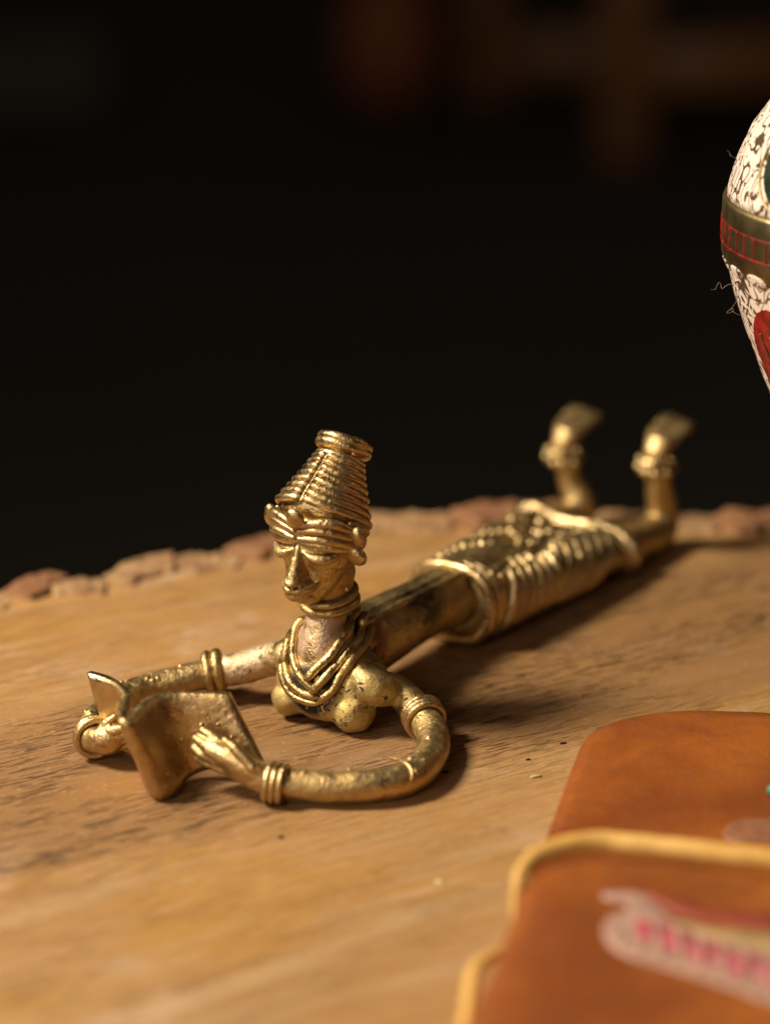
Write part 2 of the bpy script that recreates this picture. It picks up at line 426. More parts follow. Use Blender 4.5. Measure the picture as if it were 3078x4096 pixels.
for i, x in enumerate(xs):
    ey = edge_y(x)
    fy = front+2.0*(1-min(1, (17-abs(x))/3.0))
    for j in range(NY):
        t_ = j/(NY-1); t_ = 1-(1-t_)**1.5
        y = fy+(ey-fy)*t_
        slab.v.append((x, y, slab_z(x, y, ey)))
    # the edge wall falls away and undercuts
    for k, (dy, dz) in enumerate(((.05, -.12), (.10, -.4), (.02, -.9), (-.2, -1.6), (-.5, -2.4))):
        slab.v.append((x, ey+dy+.12*noise.noise(Vector((x*2.5, k*1.7, 1))), dz+.1*noise.noise(Vector((x*3, k, 7)))))
    for y2 in (ey-1.5, (ey+fy)/2, fy): slab.v.append((x, y2, -2.7))
    slab.v.append((x, fy-.02, -.1))
K = NY+9
for i in range(NX-1):
    for j in range(K):
        j2 = (j+1) % K
        slab.f.append((i*K+j, (i+1)*K+j, (i+1)*K+j2, i*K+j2))
slab.f.append(tuple(range(K))); slab.f.append(tuple((NX-1)*K+k for k in range(K-1, -1, -1)))
SL = thing('wood_slab', (0, -3, -2.7), 'pale brown wooden slab with a broken bark edge under the brass figurine', 'wooden slab')
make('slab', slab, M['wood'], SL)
def bark_piece(pxs, h, wd, mat, seed):
    """a chunk of bark standing along the broken edge"""
    P = [G(x, y) for x, y in pxs]; Q = catmull(P, 16); rings = []
    n = len(Q)
    for i, q in enumerate(Q):
        T = (Q[min(i+1, n-1)]-Q[max(i-1, 0)]); T.z = 0; T.normalize(); N = Vector((-T.y, T.x, 0))
        e = min(1, .8+6.0*min(i, n-1-i)/n)
        hh = h*.72*e*(1+.35*noise.noise(Vector((q.x*1.1, seed, 0)))+.12*noise.noise(Vector((q.x*5, seed, 3))))
        ww = wd*e*(1+.5*noise.noise(Vector((q.x*2.2, seed, 5))))
        ring = []
        for k in range(16):
            a = 2*math.pi*k/16; ca, sa = math.cos(a), math.sin(a)
            u = math.copysign(abs(ca)**.35, ca)*ww*.5; z = math.copysign(abs(sa)**.35, sa)
            z = z*hh if z > 0 else z*.9
            j = .035*noise.noise(Vector((q.x*1.6, seed+k*.3, 1)))+.03*noise.noise(Vector((q.x*9, seed+k*1.1, 4)))
            ring.append(q+N*(u+j)+Vector((0, 0, z*.85+j*1.2-.02+.025*noise.noise(Vector((q.x*9, q.y*9, seed+k*.2)))+.012*noise.noise(Vector((q.x*24, q.y*24, seed+k))))))
        rings.append(ring)
    make('bark', MB().add(*loft(rings)), mat, SL)
bark_piece([(-160, 2440), (-80, 2410), (0, 2408), (48, 2412)], .10, .8, M['bark_pale'], 1)
bark_piece([(70, 2395), (130, 2362), (190, 2345), (215, 2352)], .26, .7, M['bark'], 2)
bark_piece([(205, 2362), (260, 2356), (345, 2356), (425, 2356)], .20, .7, M['bark_pale'], 3)
bark_piece([(462, 2338), (520, 2300), (620, 2268), (700, 2262)], .20, .9, M['bark_pale'], 4)
bark_piece([(690, 2262), (800, 2255), (880, 2248), (958, 2250)], .12, .9, M['bark_pale'], 5)
bark_piece([(972, 2235), (1020, 2205), (1090, 2185), (1170, 2170)], .30, .9, M['bark'], 6)
bark_piece([(1400, 2090), (1520, 2092), (1680, 2092), (1815, 2100)], .14, 1.1, M['bark_pale'], 7)
bark_piece([(1850, 2108), (1950, 2088), (2050, 2078), (2150, 2080), (2270, 2090)], .50, 1.2, M['bark'], 8)
bark_piece([(2300, 2088), (2420, 2085), (2529, 2080), (2690, 2085), (2880, 2105)], .10, 1.0, M['bark_pale'], 9)
bark_piece([(2905, 2110), (2980, 2098), (3078, 2092), (3200, 2090)], .28, 1.1, M['bark'], 10)

# small loose bits lying on the slab
def bit(px, py, l, w, h, ang, mat, name, label, cat, seed):
    c = G(px, py); d = Vector((math.cos(ang), math.sin(ang), 0)); e = Vector((-d.y, d.x, 0))
    mb = MB().add(*ball(c+Vector((0, 0, h*.6)), d*l, e*w, Vector((0, 0, h)), 14, 8, .5, seed))
    own(make(name, mb, mat), (c.x, c.y, 0), label, cat)
bit(1782, 3091, .075, .04, .03, .2, M['dark'], 'dark_crumb', 'tiny black crumb on the wood right of the bent brass elbow', 'crumb', 1)
bit(2250, 2975, .06, .02, .02, .3, M['dark'], 'dark_splinter', 'tiny dark splinter on the wood beside the leather corner', 'splinter', 2)
bit(1757, 3532, .10, .05, .03, -.6, M['chip'], 'pale_wood_chip', 'small pale wood chip on the bare slab left of the purse', 'wood chip', 3)
bit(1124, 3352, .05, .03, .02, .1, M['dark'], 'brown_crumb', 'small brown crumb on the slab in front of the wrist bangle', 'crumb', 4)
bit(2110, 3040, .05, .025, .02, .4, M['dark'], 'brown_splinter', 'short brown splinter on the slab between elbow and purse', 'splinter', 5)
bit(2140, 3110, .11, .03, .03, .35, M['chip'], 'pale_shaving', 'thin pale wood shaving on the slab by the purse edge', 'shaving', 6)

# ------------------------------------------------------------------ brass figurine
FG = thing('brass_figurine', tuple(FB), 'cast brass figurine of a woman lying on her front reading an open leaf', 'figurine')
def E(c, s, r, z): return (c, W(s, 0, 0)-W(0, 0, 0), W(0, r, 0)-W(0, 0, 0), Vector((0, 0, z)))
def eb(c, s, r, z, **k):
    a = E(c, s, r, z); return ball(*a, nu=28, nv=18, **k)
rough = MB()
# torso
rough.add(*tube([W(.15, 0, .95), W(.8, 0, 1.0), W(1.7, 0, 1.0), W(2.7, 0, .98), W(3.6, 0, .95), W(4.6, 0, .9), W(6, 0, .75)], [.62, .68, .64, .58, .60, .70, .6], seg=24))
rough.add(*tube([W(-.1, -.75, .95), W(.1, 0, 1.05), W(0, .8, .95)], [.36, .55, .36], seg=20))       # shoulders
rough.add(*eb(W(-.34, .02, .8), .5, .62, .55)); rough.add(*eb(W(-.05, .0, 1.15), .52, .66, .70))
for s_, r, z_, q_ in ((-.50, -.46, .37, .34), (-.42, .78, .37, .38)):                                   # breasts
    rough.add(*eb(W(s_, r, z_), q_, q_*1.05, q_*.98, wob=.12, seed=r*9)); rough.add(*eb(W(s_+.2, r*.9, .68), .42, .42, .46))
rough.add(*eb(W(-.46, .16, .50), .36, .66, .40)); rough.add(*eb(W(-.05, .45, .85), .42, .45, .42)); rough.add(*eb(W(-.2, -.35, 1.0), .4, .45, .5))
# neck column
rough.add(*tube([W(-.2, 0, .9), W(-.22, 0, 1.3), W(-.12, 0, 1.7), W(0, 0, 2.0), W(.06, 0, 2.3), W(.1, 0, 2.7)], [.52, .44, .37, .36, .40, .44], seg=24))
# arms
armR = [W(-.1, .75, 1.0), W(-.28, 1.15, .86), G(1590, 2765, .62), G(1672, 2850, .48), G(1728, 2935, .36), G(1722, 3020, .31), G(1655, 3098, .30),
        G(1530, 3138, .30), G(1380, 3148, .30), G(1230, 3143, .31), G(1110, 3130, .34), G(1030, 3105, .42)]
rough.add(*tube(armR, [.36, .32, .29, .28, .285, .285, .285, .28, .275, .27, .26, .26], seg=20, wob=.05))
armL = [W(-.1, -.7, .95), W(-.12, -1.2, .80), G(970, 2672, .62), G(850, 2690, .50), G(720, 2722, .42), G(600, 2755, .34), G(490, 2795, .32), G(415, 2845, .33),
        G(378, 2900, .38), G(378, 2950, .44)]
rough.add(*tube(armL, [.36, .31, .30, .29, .28, .28, .28, .28, .27, .26], seg=20, wob=.05))
# thighs, shins
for r, kn, an, toe in ((1, W(10.45, 1.05, .42), W(10.35, 1.02, 1.95), None), (-1, W(10.35, -.85, .36), W(10.45, -1.18, 1.72), None)):
    rough.add(*tube([W(5, .35*r, .7), W(7.5, .65*r, .62), W(9.3, .95*r, .48), kn, kn+Vector((0, 0, .35))+(W(.18, 0, 0)-W(0, 0, 0)), (kn+an)/2+(W(.12, 0, 0)-W(0, 0, 0)), an],
                    [.62, .55, .42, .38, .34, .28, .25], seg=20))
st1 = remesh(rough, .03, 48)
fine = MB(); fine.v = st1.v; fine.f = st1.f
# skull and jaw: f forward, r left hand, z up
def H(f, r, z): return W(-f, r, z)
fine.add(*eb(H(.24, 0, 3.32), .68, .70, .72))
jaw = []
for k in range(13):
    t_ = k/12.0
    # sections from brow level (t=0) to chin (t=1)
    z = 3.30-.86*t_; fc = .22+.34*t_; hf = .62-.17*t_-.10*t_**3; hr = .69-.22*t_-.19*t_**3
    ring = []
    for q in range(32):
        a = 2*math.pi*q/32; ca, sa = math.cos(a), math.sin(a)
        ff = fc+hf*ca*(1.0 if ca > 0 else 1.0); rr = hr*sa*(1-.32*max(0, ca)**2)
        ring.append(H(ff, rr, z))
    jaw.append(ring)
fine.add(*loft(jaw))
fine.add(*eb(H(.60, 0, 2.50), .34, .30, .17))
# muzzle
fine.add(*eb(H(.82, 0, 2.74), .27, .27, .22))
# nose: straight wedge
nose = []
for k in range(9):
    t_ = k/8.0; z = 3.50-.68*t_; pf = .93+.34*t_; w = .085+.09*t_; basef = .62
    nose.append([H(basef, -w*1.5, z), H(pf-.10, -w*.85, z), H(pf-.03, -w*.5, z-.01), H(pf, 0, z-.015), H(pf-.03, w*.5, z-.01), H(pf-.10, w*.85, z), H(basef, w*1.5, z), H(basef-.15, 0, z)])
fine.add(*loft(nose))
fine.add(*eb(H(1.15, 0, 2.85), .10, .12, .07))
for r in (-1, 1): fine.add(*eb(H(1.03, .12*r, 2.84), .11, .065, .065))
# lips
fine.add(*tube([H(.68, .35, 2.82), H(.96, .24, 2.74), H(1.10, .09, 2.69), H(1.12, 0, 2.695), H(1.10, -.09, 2.69), H(.96, -.24, 2.74), H(.68, -.35, 2.82)], [.028, .052, .066, .058, .066, .052, .028], seg=10))
fine.add(*tube([H(.76, .29, 2.73), H(.95, .19, 2.62), H(1.06, .06, 2.565), H(1.06, -.06, 2.565), H(.95, -.19, 2.62), H(.76, -.29, 2.73)], [.03, .055, .072, .072, .055, .03], seg=10))
# downcast eyes: bulging lids
for r in (-1, 1):
    fine.add(*tube([H(.92, .12*r, 3.37), H(.90, .26*r, 3.30), H(.83, .42*r, 3.265), H(.69, .58*r, 3.30), H(.50, .70*r, 3.40)], [.03, .075, .10, .08, .03], seg=12))
fine.add(*eb(H(.30, .605, 2.60),   .035, .035, .045, wob=.4))
# shoulder and back relief
for r in (-.13, .16, .42):
    fine.add(*tube([W(.5, r, 1.62), W(1.6, r*.95, 1.60), W(2.8, r*.9, 1.52), W(3.8, r*.9, 1.50)], [.05, .06, .055, .05], seg=8, wob=.2))
# ---- right hand (near the camera) flat against the leaf
def Gv(px, py, z): return G(px, py, z)
palmR = [G(1050, 3112, .40), G(985, 3082, .50), G(915, 3040, .62), G(860, 3010, .70)]
fine.add(*tube(palmR, [.26, .31, .32, .28], seg=20, flat=.75))
fingR = [([G(920, 3000, .80), G(860, 2958, .93), G(815, 2925, 1.02)], .085), ([G(890, 3020, .74), G(830, 2985, .84), G(787, 2955, .90)], .082),
         ([G(880, 3050, .62), G(822, 3018, .70), G(780, 2992, .76)], .08), ([G(890, 3078, .50), G(835, 3052, .56), G(795, 3032, .60)], .072)]
for pth, rr in fingR: fine.add(*tube(pth, [rr*1.3, rr*1.22, rr*1.0], seg=10))
fine.add(*tube([G(1010, 3068, .66), G(950, 3005, .90), G(900, 2965, 1.02)], [.11, .09, .065], seg=10))
# ---- left hand (behind the spine)
fine.add(*tube([G(378, 2950, .42), G(405, 2962, .45), G(440, 2962, .48), G(475, 2950, .52)], [.25, .27, .28, .22], seg=20, flat=.8))
for pth, rr in [([G(440, 2925, .70), G(480, 2912, .78), G(515, 2905, .84)], .08), ([G(445, 2950, .58), G(490, 2937, .64), G(525, 2930, .68)], .08),
                ([G(450, 2975, .46), G(495, 2962, .50), G(530, 2957, .52)], .078), ([G(450, 3000, .33), G(490, 2988, .36), G(525, 2985, .38)], .07)]:
    fine.add(*tube(pth, [rr*1.1, rr, rr*.75], seg=10))
fine.add(*tube([G(400, 2930, .62), G(425, 2895, .78), G(455, 2870, .90)], [.10, .085, .06], seg=10))
# ---- feet raised behind, toes up and back
for an, sgn in ((W(10.35, 1.02, 1.95), 1), (W(10.45, -1.18, 1.72), -1)):
    S1 = W(1, 0, 0)-W(0, 0, 0); R1 = W(0, 1, 0)-W(0, 0, 0); Z1 = Vector((0, 0, 1))
    secs = [(-.05, 0, .24, .22), (.0, .24, .27, .25), (.14, .38, .33, .25), (.38, .50, .40, .19), (.70, .60, .42, .13), (.90, .63, .37, .07)]
    rings = []
    for (ds, dz, wr, wt) in secs:
        c = an+S1*ds+Z1*dz
        nrm = (Z1*.45-S1*.0+Vector()).normalized() if dz < .3 else (S1*-.55+Z1*.83)
        rings.append([c+R1*(math.cos(2*math.pi*k/18)*wr)+(S1*.85-Z1*.5*(dz > .3))*(math.sin(2*math.pi*k/18)*wt) for k in range(18)])
    fine.add(*loft(rings))
    for k in range(5):
        q = an+R1*((k-2)*.155)+S1*.80+Z1*(.63-.03*abs(k-1))
        fine.add(*tube([q-S1*.12, q, q+S1*.10+Z1*.05], [.08, .085, .07], seg=8))
for arm in (armR, armL):
    Q_ = catmull(arm, 8)
    for k_ in range(26):
        i_ = rng.integers(6, len(Q_)-6); a_ = rng.uniform(-.5, 2.4); T_ = (Q_[i_+1]-Q_[i_-1]).normalized()
        n_a = T_.cross(Vector((0, 0, 1))).normalized(); n_b = n_a.cross(T_)
        if n_b.z < 0: n_b = -n_b
        fine.add(*ball(Q_[i_]+(n_a*math.cos(a_)+n_b*math.sin(a_))*.275, float(rng.uniform(.025, .05)), nu=10, nv=7))
st2 = remesh(fine, .019, 2, .45)
v = np.array(st2.v)
# uneven hand-cast surface
w1 = (np.sin(v[:, 0]*5.1+1.3*np.sin(v[:, 1]*3.7))*np.sin(v[:, 1]*4.3+v[:, 2]*3.1)*np.sin(v[:, 2]*5.7+.7*v[:, 0]))
ctr = v.mean(0)
w2 = np.sin(v[:, 0]*13+2*np.sin(v[:, 1]*7))*np.sin(v[:, 1]*11+v[:, 2]*8)*np.sin(v[:, 2]*12+2*v[:, 0])
st2.v = [tuple(p) for p in v+(.022*w1+.010*w2)[:, None]*np.array([[.5, .5, .7]])]
body = make('body', st2, M['body'], FG)

# ---- headdress of stacked coils
CA0 = H(.25, 0, 3.62); CA1 = H(-.55, 0, 4.90)
ax = (CA1-CA0).normalized(); rx = (W(0, 1, 0)-W(0, 0, 0)).normalized(); fx = rx.cross(ax).normalized()
if fx.dot(H(1, 0, 0)-H(0, 0, 0)) < 0: fx = -fx
Lax = (CA1-CA0).length
prof = [(0.0, .60), (.12, .78), (.32, .785), (.56, .675), (.88, .53), (1.12, .43), (1.26, .38), (1.38, .38), (Lax, .40)]
core = [[CA0+ax*h+(fx*math.cos(2*math.pi*k/40)+rx*math.sin(2*math.pi*k/40))*(r-.045) for k in range(40)] for h, r in prof]
head = make('headdress', MB().add(*loft(core)), M['coil'], FG)
def coil(h, R, rad, tilt=0.0, dent=.035, name='coil', seed=0, off=0.0):
    P = []; RR = []
    n = 40
    for k in range(n):
        a = 2*math.pi*k/n
        d = min(a, 2*math.pi-a)
        pinch = math.exp(-(d/.09)**2)
        vee = .05*(1-min(1, d/.6))
        r = R-rad*.35-pinch*dent*1.3
        c = CA0+ax*(h+vee-tilt*math.cos(a))+fx*off
        P.append(c+(fx*math.cos(a)+rx*math.sin(a))*r)
        RR.append(rad*(1-.40*pinch)*(1+.07*noise.noise(Vector((a*2, seed, 1)))))
    o = make(name, MB().add(*tube(P, RR, 4, 12, True, .10, seed=seed)), M['coil'], FG)
    sub(o, head); return o
hs = [.31, .445, .58, .71, .84, .965, 1.085, 1.20]
for i, h in enumerate(hs):
    Rr = float(np.interp(h, [p[0] for p in prof], [p[1] for p in prof]))
    coil(h-.05, Rr+.05, .077-.0012*i, seed=i*1.7)
# back of the lower headdress closes under the ear balls
for i, (h, R) in enumerate(((.18, .82), (.06, .78))):
    P = []; 
    for k in range(27):
        a = math.radians(70+k*(220/26)); P.append(CA0+ax*(h-.05)+(fx*math.cos(a)+rx*math.sin(a))*(R-.02))
    sub(make('coil', MB().add(*tube(P, [.05]+[.075]*25+[.05], 4, 12, wob=.1, seed=i+20)), M['coil'], FG), head)
# crown: collar, two thick rims, a stud
for i, (h, R, rad) in enumerate(((1.30, .40, .065), (1.49, .43, .092), (1.60, .425, .088))):
    P = [CA0+ax*(h-.06)+(fx*math.cos(2*math.pi*k/32)+rx*math.sin(2*math.pi*k/32))*(R-.01) for k in range(32)]
    sub(make('rim', MB().add(*tube(P, rad, 3, 12, True, .12, seed=30+i)), M['coil'], FG), head)
topc = CA0+ax*1.55
sub(make('crown_top', MB().add(*loft([[topc+ax*z+(fx*math.cos(2*math.pi*k/32)+rx*math.sin(2*math.pi*k/32))*r for k in range(32)] for r, z in ((.42, -.22), (.44, -.05), (.40, .04), (.30, .06), (.05, .03))])), M['coil'], FG), head)
sub(make('stud', MB().add(*ball(CA0+ax*1.34+(fx*math.cos(1.05)+rx*math.sin(1.05))*.43, .05, nu=12, nv=8)), M['coil'], FG), head)
# seam line down the front
P = [CA0+ax*h+fx*(float(np.interp(h, [p[0] for p in prof], [p[1] for p in prof]))+.02) for h in (.26, .45, .65, .85, 1.05, 1.22)]
sub(make('seam', MB().add(*tube(P, .02, 5, 8, wob=.3)), M['coil'], FG), head)
# forehead dome under the hair bands
dome = make('hair', MB().add(*ball(H(.24, 0, 3.62), (W(-.70, 0, 0)-W(0, 0, 0)), (W(0, .78, 0)-W(0, 0, 0)), Vector((0, 0, .42)), nu=36, nv=20)), M['coil'], FG)
# forehead jewel and hair bands sweeping from the parting
make('forehead_ball', MB().add(*ball(H(.98, .0, 3.98), fx*.15, rx*.18, Vector((0, 0, .175)), 24, 16, .15)), M['coil'], FG)
def band(r, k):
    # k = 0 (top) .. 3 (lowest)
    zs = [3.86, 3.74, 3.62, 3.54][k]; ze = [3.74, 3.60, 3.46, 3.40][k]; hump = [.12, .11, .08, .02][k]
    P = []; RR = []
    for j in range(11):
        t_ = j/10.0; ang = math.radians(4+80*t_)
        f = .14+(.80)*math.cos(ang); rr = .86*math.sin(ang)
        z = zs*(1-t_)+ze*t_+hump*math.sin(math.pi*min(1, t_*1.25))
        sc = 1.0-.05*(k == 3)
        P.append(H(.14+(f-.14)*sc, r*rr*sc, z)); RR.append((.055+.040*math.sin(math.pi*t_)) if k < 3 else (.045+.06*math.sin(math.pi*t_)))
    RR[-1] = .03
    o = make('hair_band', MB().add(*tube(P, RR, 4, 12, wob=.12, seed=k+5*r)), M['coil'], FG); sub(o, dome)
for r in (-1, 1):
    for k in range(4): band(r, k)
# ears: two balls each
for r in (-1, 1):
    ex = .89 if r > 0 else 1.07
    e = make('ear', MB().add(*ball(H(.37 if r > 0 else .15, ex*r, 3.63 if r > 0 else 3.57), fx*.16, rx*.15, Vector((0, 0, .22)), 22, 14, .2)), M['coil'], FG)
    sub(make('earring', MB().add(*ball(H(.37 if r > 0 else -.05, (ex-.04 if r > 0 else .90)*r, 3.29), fx*.18, rx*.185, Vector((0, 0, .17)), 22, 14, .2)), M['coil'], FG), e)
# necklace
nk = [(2.30, .44, .075, .10), (2.14, .465, .08, .08)]
neck = None
for i, (z, R, rad, tl) in enumerate(nk):
    P = [H(-.05+R*math.cos(a), R*math.sin(a), z-tl*math.cos(a)) for a in [2*math.pi*k/30 for k in range(30)]]
    o = make('necklace' if i == 0 else 'ring', MB().add(*tube(P, rad, 4, 14, True, .12, seed=i+50)), M['worn'], FG)
    if i == 0: neck = o
    else: sub(o, neck)
o = make('ring', MB().add(*tube([H(-.05+.41*math.cos(a), .41*math.sin(a), 2.235-.09*math.cos(a)) for a in [2*math.pi*k/30 for k in range(30)]], .06, 4, 12, True, .1)), M['worn'], FG); sub(o, neck)

# sash: strands crossing to a V on the breast
sash = None
def strand(P, rad, seed):
    global sash
    o = make('sash' if sash is None else 'strand', MB().add(*tube(P, rad, 6, 12, wob=.12, seed=seed)), M['worn'], FG)
    if sash is None: sash = o
    else: sub(o, sash)
def Yp(px, py, y):
    d = ray(px, py); t = (y+CAM_L)/d[1]
    return Vector((d[0]*t, y, CAM_H+d[2]*t))
from mathutils.bvhtree import BVHTree
bvh = BVHTree.FromPolygons([Vector(p) for p in st2.v], st2.f)
def dense(q):
    return [(v_.x*1000, v_.y*1000, v_.z) for v_ in catmull([Vector((a_/1000, b_/1000, c_)) for a_, b_, c_ in q], 3)]
def onbody(p, rad):
    o_ = Vector((0, -CAM_L, CAM_H)); d = Vector(ray(p[0], p[1])).normalized()
    hit = bvh.ray_cast(o_, d, 200)
    q = Yp(*p)
    if hit[0] is not None and abs(hit[0].y-q.y) < .6: return hit[0]+hit[1]*rad*.5
    near = bvh.find_nearest(q)
    return near[0]+near[1]*rad*.8
for i, q in enumerate(([(1215, 2465, .35), (1186, 2540, .16), (1178, 2620, -.05), (1203, 2700, -.30), (1268, 2762, -.60)],
                       [(1180, 2520, .34), (1152, 2600, .14), (1152, 2680, -.10), (1190, 2750, -.38), (1272, 2788, -.62)],
                       [(1160, 2590, .34), (1134, 2660, .14), (1146, 2730, -.10), (1190, 2786, -.40), (1272, 2812, -.60)])):
    q = dense(q); strand([onbody(p, .09) for p in q], [.05]+[.074]*(len(q)-2)+[.045], 60+i)
for i, q in enumerate(([(1440, 2425, .40), (1400, 2505, .05), (1345, 2585, -.26), (1285, 2655, -.48), (1228, 2722, -.60)],
                       [(1462, 2470, .36), (1424, 2555, .0), (1366, 2632, -.30), (1308, 2702, -.52), (1250, 2762, -.66)],
                       [(1478, 2520, .32), (1444, 2600, -.02), (1394, 2680, -.30), (1338, 2745, -.52), (1284, 2806, -.68)])):
    q = dense(q); strand([onbody(p, .14) for p in q], [.06]+[.081]*(len(q)-2)+[.05], 70+i)

# bangles
def bangle(c, t_, R, rad, n, gap, mat, name='bangle', beads=0):
    t_ = Vector(t_).normalized(); a1 = t_.orthogonal().normalized(); a2 = t_.cross(a1); first = None
    for i in range(n):
        cc = Vector(c)+t_*((i-(n-1)/2)*gap)
        P = [cc+(a1*math.cos(2*math.pi*k/26)+a2*math.sin(2*math.pi*k/26))*R for k in range(26)]
        o = make(name if first is None else 'ring', MB().add(*tube(P, rad, 4, 10, True, .15, seed=c[0]*3+i)), mat, FG)
        if first is None: first = o
        else: sub(o, first)
    for k in range(beads):
        a = 2*math.pi*k/beads
        p = Vector(c)+(a1*math.cos(a)+a2*math.sin(a))*(R+rad*.5)-t_*((n-1)/2*gap+rad*.6)
        sub(make('bead', MB().add(*ball(p, rad*.8, nu=12, nv=8)), mat, FG), first)
    return first
bangle(G(1693, 2868, .46), G(1722, 2930, .38)-G(1655, 2820, .52), .325, .062, 3, .10, M['coil'])
bangle(G(1104, 3132, .345), G(1160, 3140, .32)-G(1050, 3115, .38), .30, .062, 3, .115, M['coil'])
bangle(G(857, 2690, .50), G(940, 2676, .58)-G(780, 2706, .44), .33, .095, 2, .17, M['worn'])
bangle(G(380, 2948, .43), G(400, 2975, .42)-G(372, 2900, .40), .32, .065, 2, .10, M['coil'])
# ridge of casting flash on the elbow
rg = make('casting_ridge', MB().add(*tube([G(1560, 3034, .50), G(1600, 3040, .56), G(1632, 3062, .56), G(1648, 3095, .48), G(1640, 3128, .36)], [.02, .03, .035, .035, .02], 6, 8, wob=.5)), M['coil'], FG)
# anklets
for an in (W(10.35, 1.02, 1.88), W(10.45, -1.18, 1.65)):
    f_ = bangle(an, (0, 0, 1), .30, .095, 2, .20, M['coil'], 'anklet')
    for k in range(5):
        a = 2*math.pi*k/5+.3
        sub(make('bead', MB().add(*ball(an+Vector((.36*math.cos(a), .36*math.sin(a), -.08)), .10, nu=14, nv=9)), M['coil'], FG), f_)
        sub(make('bead', MB().add(*ball(an+Vector((.33*math.cos(a+.4), .33*math.sin(a+.4), .13)), .09, nu=14, nv=9)), M['coil'], FG), f_)

# ---- skirt
def sec(s, k, n=48, grow=0.0):
    t_ = (s-4.0)/4.75
    hw = .80+.60*t_; top = 1.50-.56*t_; bot = .12-.07*t_; shift = .10*(1-t_)
    a = 2*math.pi*k/n; ca, sa = math.cos(a), math.sin(a)
    e = .78
    r = math.copysign(abs(ca)**e, ca)*(hw+grow); zc = (top+bot)/2; hz = (top-bot)/2+grow
    z = zc+math.copysign(abs(sa)**e, sa)*hz
    if sa > 0: z += .20*t_*sa*math.exp(-((r+hw*.70)/.36)**2)-.06*t_*sa*math.exp(-((r+.1)/.5)**2)
    if grow > 0: z = max(z, .06)
    return W(s, r+shift, z)
rings = []
for i in range(60):
    s = 4.0+4.75*i/59
    rings.append([sec(s, k) for k in range(48)])
rings = [[sec(4.0, k, 48, -.25) for k in range(48)]]+rings+[[sec(8.72, k, 48, -.15) for k in range(48)], [sec(8.3, k, 48, -.3) for k in range(48)]]
skirt = make('skirt', MB().add(*loft(rings)), M['worn'], FG)
def hoop(s, rad, k0=0, k1=48, lean=0.0, name='rib', wob=.15, grow=.02, mat='coil', g2=0):
    closed = (k1-k0 >= 48)
    P = [sec(s+lean*math.sin(2*math.pi*k/48), k, 48, grow) for k in range(k0, k1 if closed else k1+1)]
    o = make(name, MB().add(*tube(P, rad, 3, 10, closed, wob, seed=s)), M[mat], FG)
    return sub(o, skirt)
hoop(4.0, .12, name='rim', grow=.03); hoop(4.26, .085, name='rim', grow=.03); hoop(4.44, .06, name='rim')
hoop(8.75, .14, name='rim', grow=.03); hoop(8.55, .06, name='rim')
# short curved ribs low on the side, one after another; they climb diagonally over the top
sidx = 0
for i in range(12):
    s = 4.72+(.275*i if i < 6 else 1.65+.36*(i-6))
    k1 = 6+int(3*abs(math.sin(i*.75)))
    hoop(s if i < 6 else s-.5, .12 if i < 6 else .115, -7, k1 if i < 6 else 8+(i % 3), lean=.28 if i < 6 else .95, name='rib', grow=.03)
for i in range(13):
    s = 4.75+.28*i
    hoop(s, .10, 19, 30, lean=.2, name='rib', grow=.035)
# chains of beads running diagonally over the top
def chain(s0, s1, k0, k1, n, rad):
    for j in range(n):
        t_ = j/(n-1); s = s0+(s1-s0)*t_; k = k0+(k1-k0)*t_
        a = sec(s, int(k), 48, .03); b = sec(s, int(k)+1, 48, .03); p = a.lerp(b, k-int(k))
        sub(make('bead', MB().add(*ball(p, rad*(1+.2*math.sin(j*2.1)), nu=10, nv=7)), M['coil'], FG), skirt)
chain(4.35, 8.3, 5, 14, 18, .095); chain(4.6, 6.9, 19, 9, 13, .09); chain(5.6, 8.2, 20, 9, 14, .095); chain(6.9, 8.4, 21, 14, 8, .095); chain(4.3, 4.36, 1, 22, 22, .055)
chain(5.4, 8.4, 6, 10, 15, .09); chain(6.6, 8.4, 12, 19, 8, .10)
def cord(s0, s1, k0, k1, rad):
    P = []
    for j in range(12):
        t_ = j/11; s = s0+(s1-s0)*t_; k = k0+(k1-k0)*t_
        a = sec(s, int(k), 48, .02); b = sec(s, int(k)+1, 48, .02); P.append(a.lerp(b, k-int(k)))
    sub(make('cord', MB().add(*tube(P, rad, 4, 8, wob=.3, seed=s0)), M['worn'], FG), skirt)
cord(4.45, 8.3, 6.8, 15.5, .11); cord(4.75, 7.0, 20.4, 10.5, .11); cord(5.75, 8.3, 21.4, 10.5, .11); cord(5.0, 8.2, 8, 12, .10); cord(4.5, 6.2, 16, 10, .09); cord(6.6, 8.4, 21, 15, .10)

# ---- the open leaf she reads, a thick folded sheet
top = [(354, 2688), (400, 2700), (440, 2716), (478, 2742), (500, 2775), (498, 2810), (484, 2848), (490, 2876), (520, 2872), (548, 2842), (580, 2806), (630, 2780), (700, 2769), (790, 2769), (920, 2772)]
bot = [(446, 2985, .25), (478, 3000, .22), (520, 3018, .18), (570, 3050, .13), (588, 3085, .1), (598, 3120, .08), (606, 3160, .07), (632, 3188, .07), (668, 3184, .07), (700, 3160, .08), (728, 3120, .10), (770, 3092, .14), (840, 3070, .22), (930, 3055, .32), (1056, 3046, .42)]
TT = catmull([G(x, y, 1.50) for x, y in top], 5); BB = catmull([G(*q) for q in bot], 5)
n = len(TT); th = .18
nr = []
for i in range(n):
    T = TT[min(i+1, n-1)]-TT[max(i-1, 0)]; T.z = 0; T.normalize(); nr.append(Vector((-T.y, T.x, 0)))
mb = MB(); m = 14
